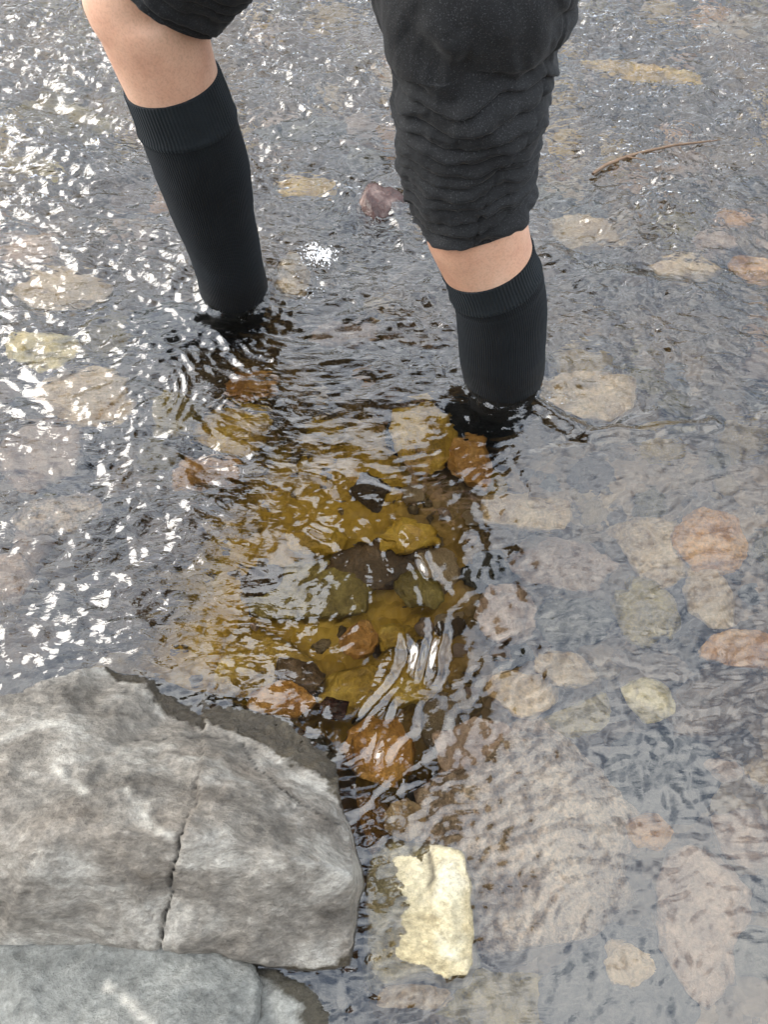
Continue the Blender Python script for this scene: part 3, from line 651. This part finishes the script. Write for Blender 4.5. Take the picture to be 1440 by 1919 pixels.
# ------------------------------------------------------------------ twig and foam on the water
def tube_mesh(name, pts, rads, seg=8):
    V, Fc = [], []
    for i, p in enumerate(pts):
        t = (pts[min(i + 1, len(pts) - 1)] - pts[max(i - 1, 0)]).normalized(); b = Vector((0, 0, 1)).cross(t).normalized(); n = t.cross(b)
        for k in range(seg):
            a = 2 * math.pi * k / seg; V.append(p + (b * math.cos(a) + n * math.sin(a)) * rads[i])
    for i in range(len(pts) - 1):
        for k in range(seg): Fc.append((i * seg + k, i * seg + (k + 1) % seg, (i + 1) * seg + (k + 1) % seg, (i + 1) * seg + k))
    return mesh_np(name, [v[:] for v in V], Fc)
tw = [PZ(a, b, 0.012 + 0.002 * math.sin(i * 2)) for i, (a, b) in enumerate([(1112, 326), (1135, 310), (1175, 294), (1215, 283), (1265, 272), (1310, 267), (1352, 262)])]
tg = link('twig', tube_mesh('twig', tw, [.0026, .0028, .0026, .0024, .002, .0016, .0008]), M_TWIG); tag(tg, 'thin bare brown twig floating on the riffle behind the trousered leg', 'twig')
sp = [tw[2], tw[2] + Vector((.012, -.012, .006)), tw[2] + Vector((.026, -.02, .008))]; link('side_shoot', tube_mesh('side_shoot', sp, [.0014, .001, .0006]), M_TWIG, tg)
def surf_z(x, y):
    i = int(np.clip(np.searchsorted(wx, x), 0, len(wx) - 1)); j = int(np.clip(np.searchsorted(wy, y), 0, len(wy) - 1)); return float(Zw[j, i])
def foam(px, py, rx, ry, n, label, rmax=0.0026):
    Vs, Fs, k = [], [], 0
    for _ in range(n):
        a = rnd.gauss(0, 0.5); b = rnd.gauss(0, 0.5); p = PZ(px + a * rx, py + b * ry); r = rnd.uniform(0.0005, rmax) * max(0.35, 1 - 0.5 * math.hypot(a, b))
        Vs.append(V0 * r + [p.x, p.y, surf_z(p.x, p.y) + r * 0.4]); Fs.append(F0 + k); k += len(V0)
    o = link('foam', mesh_np('foam', np.concatenate(Vs), np.concatenate(Fs)), M_FOAM); tag(o, label, 'foam', kind='stuff')
foam(600, 482, 34, 20, 300, 'bright white blob of foam behind the bare-kneed leg', .0030)
foam(575, 545, 60, 34, 40, 'specks of foam in the wake of the bare-kneed leg', .0014)
foam(1040, 755, 50, 30, 30, 'specks of foam in the wake of the trousered leg', .0013)

# ------------------------------------------------------------------ the person
def catmull(P, n):
    P = [np.array(p, float) for p in P]; P = [2 * P[0] - P[1]] + P + [2 * P[-1] - P[-2]]; out = []
    for i in range(1, len(P) - 2):
        for k in range(n):
            t = k / n; a, b, c, d = P[i - 1:i + 3]
            out.append(0.5 * ((2 * b) + (c - a) * t + (2 * a - 5 * b + 4 * c - d) * t * t + (3 * b - a - 3 * c + d) * t ** 3))
    out.append(P[-2]); return np.array(out)
def resample(A, C, ds):
    """A: centre line, C: per-point columns; both at even arc length"""
    s = np.concatenate([[0], np.cumsum(np.linalg.norm(np.diff(A, axis=0), axis=1))]); n = max(6, int(s[-1] / ds)); q = np.linspace(0, s[-1], n)
    return np.stack([np.interp(q, s, A[:, i]) for i in range(3)], 1), np.stack([np.interp(q, s, C[:, i]) for i in range(C.shape[1])], 1), q
def loft(P, ra, rb, nseg=48, hint=(0, 1, 0), ds=0.006, disp=None, sag=0.0, shape=None):
    """tube along P; ra = half size across the hint, rb = half size along it. returns V, F(quads), uv, s, theta"""
    C = catmull([(*p, 0) for p in P], 10)[:, :3]; W = catmull([(a, b, 0) for a, b in zip(ra, rb)], 10)[:, :2]
    C, W, s = resample(C, W, ds); n = len(C)
    Tn = np.gradient(C, axis=0)
    for _ in range(3): Tn[1:-1] = (Tn[:-2] + Tn[1:-1] * 2 + Tn[2:]) / 4
    Tn /= np.linalg.norm(Tn, axis=1)[:, None]
    h = np.array(hint, float); B = h - Tn * (Tn @ h)[:, None]; B /= np.linalg.norm(B, axis=1)[:, None]; A = np.cross(B, Tn)
    th = np.linspace(-np.pi * 1.5, np.pi * 0.5, nseg + 1)                    # seam column doubled for the uv map
    S, TH = np.meshgrid(s, th, indexing='ij')
    ra_, rb_ = W[:, :1], W[:, 1:]
    d = disp(S, TH) if disp is not None else 0.0
    k = shape(S, TH) if shape is not None else 1.0
    ca, cb = np.cos(TH), np.sin(TH)
    nl = np.sqrt((ca * rb_) ** 2 + (cb * ra_) ** 2) + 1e-9
    a = ra_ * ca * k + d * ca * rb_ / nl; b = rb_ * cb * k + d * cb * ra_ / nl
    V = C[:, None, :] + A[:, None, :] * a[..., None] + B[:, None, :] * b[..., None]
    if sag: V = V - Tn[:, None, :] * (sag * d)[..., None]
    m = nseg + 1; V = V.reshape(-1, 3); idx = np.arange(n * m).reshape(n, m)
    Fq = np.stack([idx[:-1, :-1], idx[:-1, 1:], idx[1:, 1:], idx[1:, :-1]], -1).reshape(-1, 4)
    uvv = np.stack([TH / (2 * np.pi), S], -1).reshape(-1, 2); uv = uvv[Fq.ravel()]
    return V, Fq, uv, C
def closed(P, ra, rb, nseg=32, hint=(0, 1, 0), ds=0.012):
    """a closed loft (rounded ends) for the sculpted union"""
    V, Fq, uv, C = loft(P, ra, rb, nseg, hint, ds); m = nseg + 1
    bm = bmesh.new(); vs = [bm.verts.new(v) for v in V]
    for f in Fq: bm.faces.new([vs[i] for i in f])
    n = len(C)
    for r, rev in ((0, True), (n - 1, False)):
        c = bm.verts.new(C[r])
        for k in range(nseg):
            a, b = vs[r * m + k], vs[r * m + k + 1]; bm.faces.new((a, b, c) if rev else (b, a, c))
    bmesh.ops.remove_doubles(bm, verts=bm.verts, dist=1e-6)
    return bm
def union(name, bms, voxel, smooth_it, m, parent=None):
    me = bpy.data.meshes.new(name + '_src'); big = bmesh.new()
    for b in bms:
        bmesh.ops.recalc_face_normals(b, faces=b.faces); t = bpy.data.meshes.new('t'); b.to_mesh(t); b.free(); big.from_mesh(t); bpy.data.meshes.remove(t)
    big.to_mesh(me); big.free()
    o = bpy.data.objects.new(name, me); COL.objects.link(o)
    r = o.modifiers.new('r', 'REMESH'); r.mode = 'VOXEL'; r.voxel_size = voxel; r.use_smooth_shade = True
    s = o.modifiers.new('s', 'SMOOTH'); s.factor = 0.5; s.iterations = smooth_it
    dg = bpy.context.evaluated_depsgraph_get(); fin = bpy.data.meshes.new_from_object(o.evaluated_get(dg)); fin.name = name
    o.modifiers.clear(); o.data = fin; bpy.data.meshes.remove(me); fin.materials.clear(); fin.materials.append(m)
    fin.polygons.foreach_set('use_smooth', np.ones(len(fin.polygons), bool))
    if parent is not None: o.parent = parent
    return o
Vv = lambda *a: Vector(a)
hipN = Vv(0.045, YN + 0.01, 0.73); hipF = Vv(0.045, YF - 0.02, 0.74); pelvis = (hipN + hipF) / 2
tr_rows = [(890, 392, 101), (888, 378, 108), (884, 358, 115), (880, 336, 122), (878, 300, 130), (879, 250, 135), (883, 200, 143), (886, 150, 148), (889, 110, 155), (892, 60, 162), (890, 0, 176)]
TP, TR = axis(tr_rows, YN); TP.append(hipN * 0.5 + TP[-1] * 0.5); TR.append(.095); TP.append(hipN); TR.append(.11)
kneeF = FP[0]; kneeN = PY(885, 320, YN)
psi = R(48); FWD = Vv(-math.cos(psi), -math.sin(psi), 0); SIDE = Vv(math.sin(psi), -math.cos(psi), 0)   # SIDE points to the person's left
def foot_path(P, r, floor):
    a = P[-1]; d = (P[-1] - P[-3]).normalized(); ank = Vv(a.x + d.x * 0.05, a.y, floor + 0.085)
    pts = list(P) + [ank, ank + Vv(-0.02, 0, -0.04), ank + Vv(-0.075, -0.004, -0.052), ank + Vv(-0.14, -0.008, -0.06), ank + Vv(-0.175, -0.008, -0.063)]
    return pts, list(r) + [0.042, 0.046, 0.033, 0.024, 0.012], [x * 0.95 for x in r] + [0.036, 0.040, 0.044, 0.046, 0.022]
fp, fa, fb = foot_path(FP, FR, -0.125); np2, na, nb = foot_path(NP_, NR, -0.185)
person = bpy.data.objects.new('person', None); COL.objects.link(person)
tag(person, 'person in rolled dark trousers and black knee socks wading through the stream', 'person')
# body: one continuous surface
ins = lambda l, k: [x - k for x in l]
bms = []
legF = [hipF, (hipF + kneeF) / 2 + Vv(-.01, 0, .012)] + fp
bms.append(closed(legF, [.075, .060] + [fa[0] * .94] + ins(fa[1:4], 0) + ins(fa[4:], .005), [.075, .060] + [fb[0] * .94] + ins(fb[1:4], 0) + ins(fb[4:], .005)))
legN = [hipN, TP[-3], TP[4]] + np2
bms.append(closed(legN, [.07, .048, .046] + ins(na[:3], 0) + ins(na[3:], .005), [.07, .048, .046] + ins(nb[:3], 0) + ins(nb[3:], .005)))
LEAN = (Vv(0, 0, math.cos(R(29))) + FWD * math.sin(R(29)))
up = lambda h: pelvis + (LEAN * h if h > 0 else Vv(0, 0, h))
bms.append(closed([up(-.06), up(.02), up(.12), up(.26), up(.40), up(.50), up(.55)], [.07, .115, .10, .115, .115, .08, .05], [.12, .165, .145, .16, .18, .13, .06], hint=SIDE))
bms.append(closed([up(.50), up(.58), up(.62)], [.055, .052, .055], [.055, .052, .055], hint=SIDE))
hd = up(.72) + FWD * 0.015
bms.append(closed([hd + Vv(0, 0, -.125) + FWD * .03, hd + Vv(0, 0, -.10) + FWD * .02, hd + Vv(0, 0, -.05), hd + Vv(0, 0, .02), hd + Vv(0, 0, .075), hd + Vv(0, 0, .11), hd + Vv(0, 0, .122)],
                  [.03, .065, .088, .096, .088, .055, .02], [.03, .052, .066, .075, .070, .045, .02], hint=SIDE))
nose = hd + FWD * .092
bms.append(closed([nose + Vv(0, 0, .015), nose + Vv(0, 0, -.01) + FWD * .012, nose + Vv(0, 0, -.028) + FWD * .016, nose + Vv(0, 0, -.034)], [.008, .013, .014, .006], [.008, .011, .015, .006], hint=SIDE))
for s in (-1, 1):
    e = hd + SIDE * (.078 * s) + Vv(0, 0, -.01); bms.append(closed([e + Vv(0, 0, .03), e, e + Vv(0, 0, -.03)], [.012, .018, .010], [.008, .010, .007], hint=SIDE))
ARM = []
for s, el_o, wr_o in ((1, FWD * .05 + SIDE * .16 + Vv(0, 0, -.24), FWD * .22 + SIDE * .14 + Vv(0, 0, -.33)), (-1, FWD * .06 - SIDE * .17 + Vv(0, 0, -.23), FWD * .24 - SIDE * .22 + Vv(0, 0, -.34))):
    sh = up(.47) + SIDE * (.185 * s); el = sh + el_o; wr = sh + wr_o; d = (wr - el).normalized(); ARM.append((sh, el, wr))
    bms.append(closed([sh - SIDE * (.05 * s), sh, (sh + el) / 2, el, (el * .6 + wr * .4), wr, wr + d * .05, wr + d * .09], [.05, .058, .048, .042, .041, .028, .024, .018], [.05, .056, .047, .042, .040, .030, .042, .040], hint=FWD.cross(Vv(0, 0, 1))))
    ac = SIDE
    for q, (off, ln) in enumerate(((-.030, .062), (-.010, .074), (.010, .070), (.029, .055))):
        b0 = wr + d * .075 + ac * off; dr = (d * 1.0 + Vv(0, 0, -.15)).normalized(); dr2 = (d + Vv(0, 0, -.8)).normalized()
        bms.append(closed([b0, b0 + dr * ln * .5, b0 + dr * ln * .5 + dr2 * ln * .5], [.010, .0095, .0075], [.010, .0095, .0075], 12, ds=.006, hint=ac))
    tb = wr + d * .025 - ac * (.034 * s); bms.append(closed([tb, tb + d * .03 - ac * (.022 * s), tb + d * .058 - ac * (.026 * s)], [.012, .0105, .008], [.012, .0105, .008], 12, ds=.006, hint=ac))
body = union('body', bms, 0.0055, 5, M_SKIN, person)
# shirt, hair, eyes, mouth
sb = [closed([up(.0), up(.10), up(.26), up(.40), up(.49), up(.535)], [.135, .125, .130, .130, .10, .065], [.185, .17, .18, .195, .165, .07], hint=SIDE)]
for sh, el, wr in ARM:
    ss = 1 if (sh - up(.47)).dot(SIDE) > 0 else -1
    sb.append(closed([sh - SIDE * (.06 * ss), sh, (sh + el) / 2, el, el * .5 + wr * .5, el * .12 + wr * .88], [.06, .072, .062, .056, .05, .042], [.06, .07, .06, .056, .05, .042], hint=FWD.cross(Vv(0, 0, 1))))
shirt = union('shirt', sb, 0.009, 4, M_SHIRT, person); shirt['label'] = 'dark long-sleeved top'
hb = [closed([hd - FWD * .028 + Vv(0, 0, -.055), hd - FWD * .022 + Vv(0, 0, -.01), hd - FWD * .018 + Vv(0, 0, .05), hd - FWD * .008 + Vv(0, 0, .095), hd + Vv(0, 0, .128), hd + Vv(0, 0, .136)], [.06, .085, .093, .086, .055, .02], [.062, .079, .082, .076, .05, .02], hint=SIDE)]
union('hair', hb, 0.006, 2, M_HAIR, person)
for s in (-1, 1):
    o = link('eye', blob_mesh('eye', .012, .012, .010, 3, 2, 0.0), M_EYE, person); o.location = hd + FWD * .083 + SIDE * (.031 * s) + Vv(0, 0, .008)
o = link('mouth', blob_mesh('mouth', .010, .022, .006, 4, 2, 0.0), M_LIP, person); o.location = hd + FWD * .088 + Vv(0, 0, -.066); o.rotation_euler = (0, 0, psi)

# socks
def sock(pts, ra, rb, i0, cuff_len, seed, parent):
    """knee sock from its rib cuff (row i0) to the toe"""
    C = [p for p in pts[i0:]]
    def ds_(S, TH): return 0.0006 * fbm(S * 30, np.cos(TH) * 2 + seed, 3, seed) + 0.0012 * np.exp(-((S - cuff_len - 0.004) / 0.003) ** 2)
    V, Fq, uv, c = loft(C, ra[i0:], rb[i0:], 96, ds=0.003, disp=ds_)
    o = link('sock', mesh_np('sock', V, Fq, uv), M_SOCK, parent)
    return o
def cuff(pts, ra, rb, i0, cuff_len, parent, seed):
    C = catmull([(*p, 0) for p in pts[i0:i0 + 4]], 20)[:, :3]; W = catmull([(a, b, 0) for a, b in zip(ra[i0:i0 + 4], rb[i0:i0 + 4])], 20)[:, :2]
    s = np.concatenate([[0], np.cumsum(np.linalg.norm(np.diff(C, axis=0), axis=1))]); k = int(np.searchsorted(s, cuff_len)) + 1
    P = [Vector(p) for p in C[:k:3]]; Q = W[:k:3] + 0.0016
    top = P[0] + (P[0] - P[1]).normalized() * 0.001; P = [top + (P[1] - P[0]) * 0.5, top] + P; q0 = Q[0]
    Q = np.concatenate([[q0 - 0.004], [q0 - 0.0004], Q])
    def ds_(S, TH): return 0.0002 * np.sin(TH * 84) + 0.0007 * fbm(S * 40, np.cos(TH) * 2 + seed, 2, seed) + 0.0014 * np.exp(-((S - S.max() + 0.004) / 0.0035) ** 2)
    V, Fq, uv, c = loft(P, Q[:, 0], Q[:, 1], 384, ds=0.0016, disp=ds_)
    return link('cuff', mesh_np('cuff', V, Fq, uv), M_CUFF, parent)
# far leg: cuff begins where the photo shows its rim; near leg likewise
def from_row(P, ra, rb, px, py, y):
    q = PY(px, py, y); s = min(range(len(P) - 1), key=lambda i: (P[i] - q).length + (P[i + 1] - q).length)
    t = (q - P[s]).dot(P[s + 1] - P[s]) / (P[s + 1] - P[s]).length_squared
    return [P[s].lerp(P[s + 1], t)] + list(P[s + 1:]), [ra[s] + t * (ra[s + 1] - ra[s])] + list(ra[s + 1:]), [rb[s] + t * (rb[s + 1] - rb[s])] + list(rb[s + 1:])
sf = from_row(fp, fa, fb, 322, 152, YF); sn = from_row(np2, na, nb, 914, 484, YN)
k1 = sock(*sf, 0, .047, 3, person); cuff(*sf, 0, .050, k1, 5); k2 = sock(*sn, 0, .042, 8, person); cuff(*sn, 0, .040, k2, 9)

# trousers
def fold_disp(marks, amp, seed, seam=None, smooth_after=None):
    mk = np.array(marks)
    def f(S, TH):
        cx_, cy_ = np.cos(TH), np.sin(TH)
        S2 = S + 0.016 * fbm(cx_ * 0.9 + seed, cy_ * 0.9 + S * 4, 2, seed) + 0.0018 * fbm(cx_ * 2.2 + seed, cy_ * 2.2 + S * 14, 2, seed + 5)
        ph = np.interp(S2, mk, np.arange(len(mk))); fr = ph - np.floor(ph)
        gap = np.interp(S2, (mk[1:] + mk[:-1]) / 2, np.diff(mk))
        bul = 0.9 * (1 - np.abs(2 * np.clip(fr, 0, 1) ** 0.8 - 1) ** 2.6) - 0.62
        fade = 0.30 + 0.85 * np.clip(0.5 + 2.0 * fbm(cx_ * 1.5 + 7, cy_ * 1.5 + ph * 0.8, 2, seed + 9), 0, 1.25)
        inside = (S2 > mk[0]) & (S2 < mk[-1])
        d = np.where(inside, amp * np.clip(gap / 0.03, 0.3, 1.3) * bul * fade, -0.1 * amp)
        # slanting pulls that cross from one roll into the next
        ph3 = (S + 0.030 * np.cos(TH + 0.6) + 0.014 * fbm(cx_ * 1.2, cy_ * 1.2 + S * 6, 2, seed + 21)) / 0.034; b3 = np.abs(np.sin(np.pi * ph3)) ** 0.7 - 0.7
        d = d + np.where(inside, 0.22 * amp * b3 * np.clip(2.2 * fbm(cx_ * 1.4 - 3, cy_ * 1.4 + S * 8, 2, seed + 23), 0, 1), 0)
        d = d + 0.0035 * fbm(cx_ * 2, cy_ * 2 + S * 10, 3, seed + 11) + 0.0012 * fbm(cx_ * 6, cy_ * 6 + S * 60, 2, seed + 13)
        if seam is not None:
            g_th, g_s = np.interp(TH, [R(-150), R(-118), R(-62), R(-20)], [1, 0, 0, 1]), np.interp(TH, [R(-118), R(-62)], [diag[0], diag[1]])
            d = d - 0.007 * np.exp(-((S - g_s) / 0.016) ** 2) * (1 - g_th) * ((TH > R(10)) | True) + 0.006 * np.exp(-((S - g_s + 0.035) / 0.02) ** 2) * (1 - g_th)
            d = d - 0.0022 * np.exp(-((np.angle(np.exp(1j * (TH - seam(S)))) * 0.08) / 0.0018) ** 2)
        return d
    return f
def arcs(pxs):                     # pixel rows -> arc length from the hem
    s = np.concatenate([[0], np.cumsum([(b - a).length for a, b in zip(TP[:-1], TP[1:])])]); rows = [r[1] for r in tr_rows]
    return [float(np.interp(-p, [-r for r in rows], s[:len(rows)])) for p in pxs]
mk = arcs([392, 362, 340, 314, 296, 268, 250, 222, 190, 160, 118, 100, -30]); mk[-1] = mk[-2] + 0.09
diag = [x + 0.012 for x in arcs([10, 112])]
def seam_fn(S):
    return np.interp(S, arcs([418, 330, 250, 130, 0]), [R(-95), R(-82), R(-70), R(-38), R(-30)])
TR[0] += .005; TR[1] += .002
hem = [TP[0] + (TP[0] - TP[1]).normalized() * -0.012, TP[0]]
P = [hem[0], hem[1]] + TP[1:]
V, Fq, uv, c = loft(P, [TR[0] - .010, TR[0]] + TR[1:], [(TR[0] - .010) * .95, TR[0] * .95] + [r * .95 for r in TR[1:]], 224, ds=0.0016, disp=fold_disp([m + 0.012 for m in mk], 0.024, 3, lambda S: seam_fn(S - 0.012)), sag=0.7)
Vs, Fs, Us = [V], [Fq], [uv]; off = len(V)
h0 = PY(302, -34, YF); kd = (hipF - h0).normalized(); L = (hipF - h0).length; nrm = Vv(0, -1, 0)
tilt = Vv(.62, 0, .78)
Q = [h0 + tilt * .010, h0, h0 + tilt * .02, h0 + tilt * .045, h0.lerp(hipF, .24) + tilt * .006, h0.lerp(hipF, .45), h0.lerp(hipF, .72), hipF]
qr = [.060, .068, .072, .077, .083, .090, .102, .115]
mk2 = [0, .02, .035, .05, .062, .078, .095, .12, .15, .2]
V, Fq, uv, c = loft(Q, qr, [r * .97 for r in qr], 160, ds=0.002, disp=fold_disp(mk2, 0.013, 17), sag=0.6); Vs.append(V); Fs.append(Fq + off); Us.append(uv); off += len(V)
V, Fq, uv, c = loft([up(-.10), up(-.05), up(.0), up(.08), up(.13)], [.05, .12, .138, .13, .125], [.08, .17, .19, .18, .172], 96, hint=SIDE, ds=.006); Vs.append(V); Fs.append(Fq + off); Us.append(uv)
tro = link('trousers', mesh_np('trousers', np.concatenate(Vs), np.concatenate(Fs), np.concatenate(Us)), M_PANTS, person)

# ------------------------------------------------------------------ unseen trees added on the far bank to darken the ripple reflections
M_LEAF = plain('added_tree_leaves', (0.055, 0.075, 0.022), 0.5); M_BARK = plain('bark', (0.07, 0.055, 0.04), 0.9)
def tree_meshes(seed):
    rs = np.random.RandomState(seed); V, Fc = [], []
    cl = [(rs.normal(0, .42), rs.normal(0, .42), rs.uniform(.35, 1.0)) for _ in range(16)]
    for i in range(2600):
        a, b, c = cl[rs.randint(len(cl))]; p = np.array([a, b, c]) + rs.normal(0, .13, 3); d = rs.normal(0, 1, 3); d /= np.linalg.norm(d); e = np.cross(d, rs.normal(0, 1, 3)); e /= np.linalg.norm(e)
        l, w_ = rs.uniform(.02, .04), rs.uniform(.008, .016); k = len(V)
        V += [p - d * l, p + e * w_, p + d * l, p - e * w_]; Fc.append((k, k + 1, k + 2, k + 3))
    pts = [Vector((0, 0, -.1)), Vector((.02, 0, .3)), Vector((-.02, .02, .6)), Vector((.03, 0, .9))]
    tv, tf = [], []
    for i, p in enumerate(pts):
        for k in range(8): tv.append((p.x + math.cos(k * .785) * (.035 - .009 * i), p.y + math.sin(k * .785) * (.035 - .009 * i), p.z))
    for i in range(3):
        for k in range(8): tf.append((i * 8 + k, i * 8 + (k + 1) % 8, i * 8 + 8 + (k + 1) % 8, i * 8 + 8 + k))
    n0 = len(tv)
    for a, b, c in cl[:9]:                                    # limbs out to the leaf clumps
        q0, q1 = Vector((0, 0, .35 + .3 * rs.rand())), Vector((a, b, c)); k = len(tv); sx = (q1 - q0).cross(Vector((0, 0, 1))).normalized(); sy = (q1 - q0).cross(sx).normalized()
        for q, r_ in ((q0, .014), (q1, .004)):
            for m_ in range(4): tv.append(tuple(q + sx * math.cos(m_ * 1.571) * r_ + sy * math.sin(m_ * 1.571) * r_))
        for m_ in range(4): tf.append((k + m_, k + (m_ + 1) % 4, k + 4 + (m_ + 1) % 4, k + 4 + m_))
    cm = mesh_np('crown', V, Fc, smooth=False); cm.materials.append(M_LEAF); tm = mesh_np('trunk', tv, tf); tm.materials.append(M_BARK)
    return tm, cm
TM = [tree_meshes(k) for k in (1, 2, 3)]
for i in range(17):
    x = -15 + i * 1.9 + rnd.uniform(-.5, .5); y = 9.2 + rnd.uniform(-.5, 1.6); h = rnd.uniform(1.8, 3.2)
    e = bpy.data.objects.new('added_bank_tree', None); COL.objects.link(e); e.location = (x, y, float(bed_z(np.array(x), np.array(y))) - .02); e.rotation_euler = (0, 0, rnd.uniform(0, 6.28)); e.scale = (h * .8, h * .8, h)
    tag(e, 'unseen bushy tree added on the far bank to darken the ripples', 'tree', 'unseen trees added along the far bank')
    tm, cm = TM[i % 3]; link('trunk', tm, None, e); link('crown', cm, None, e)
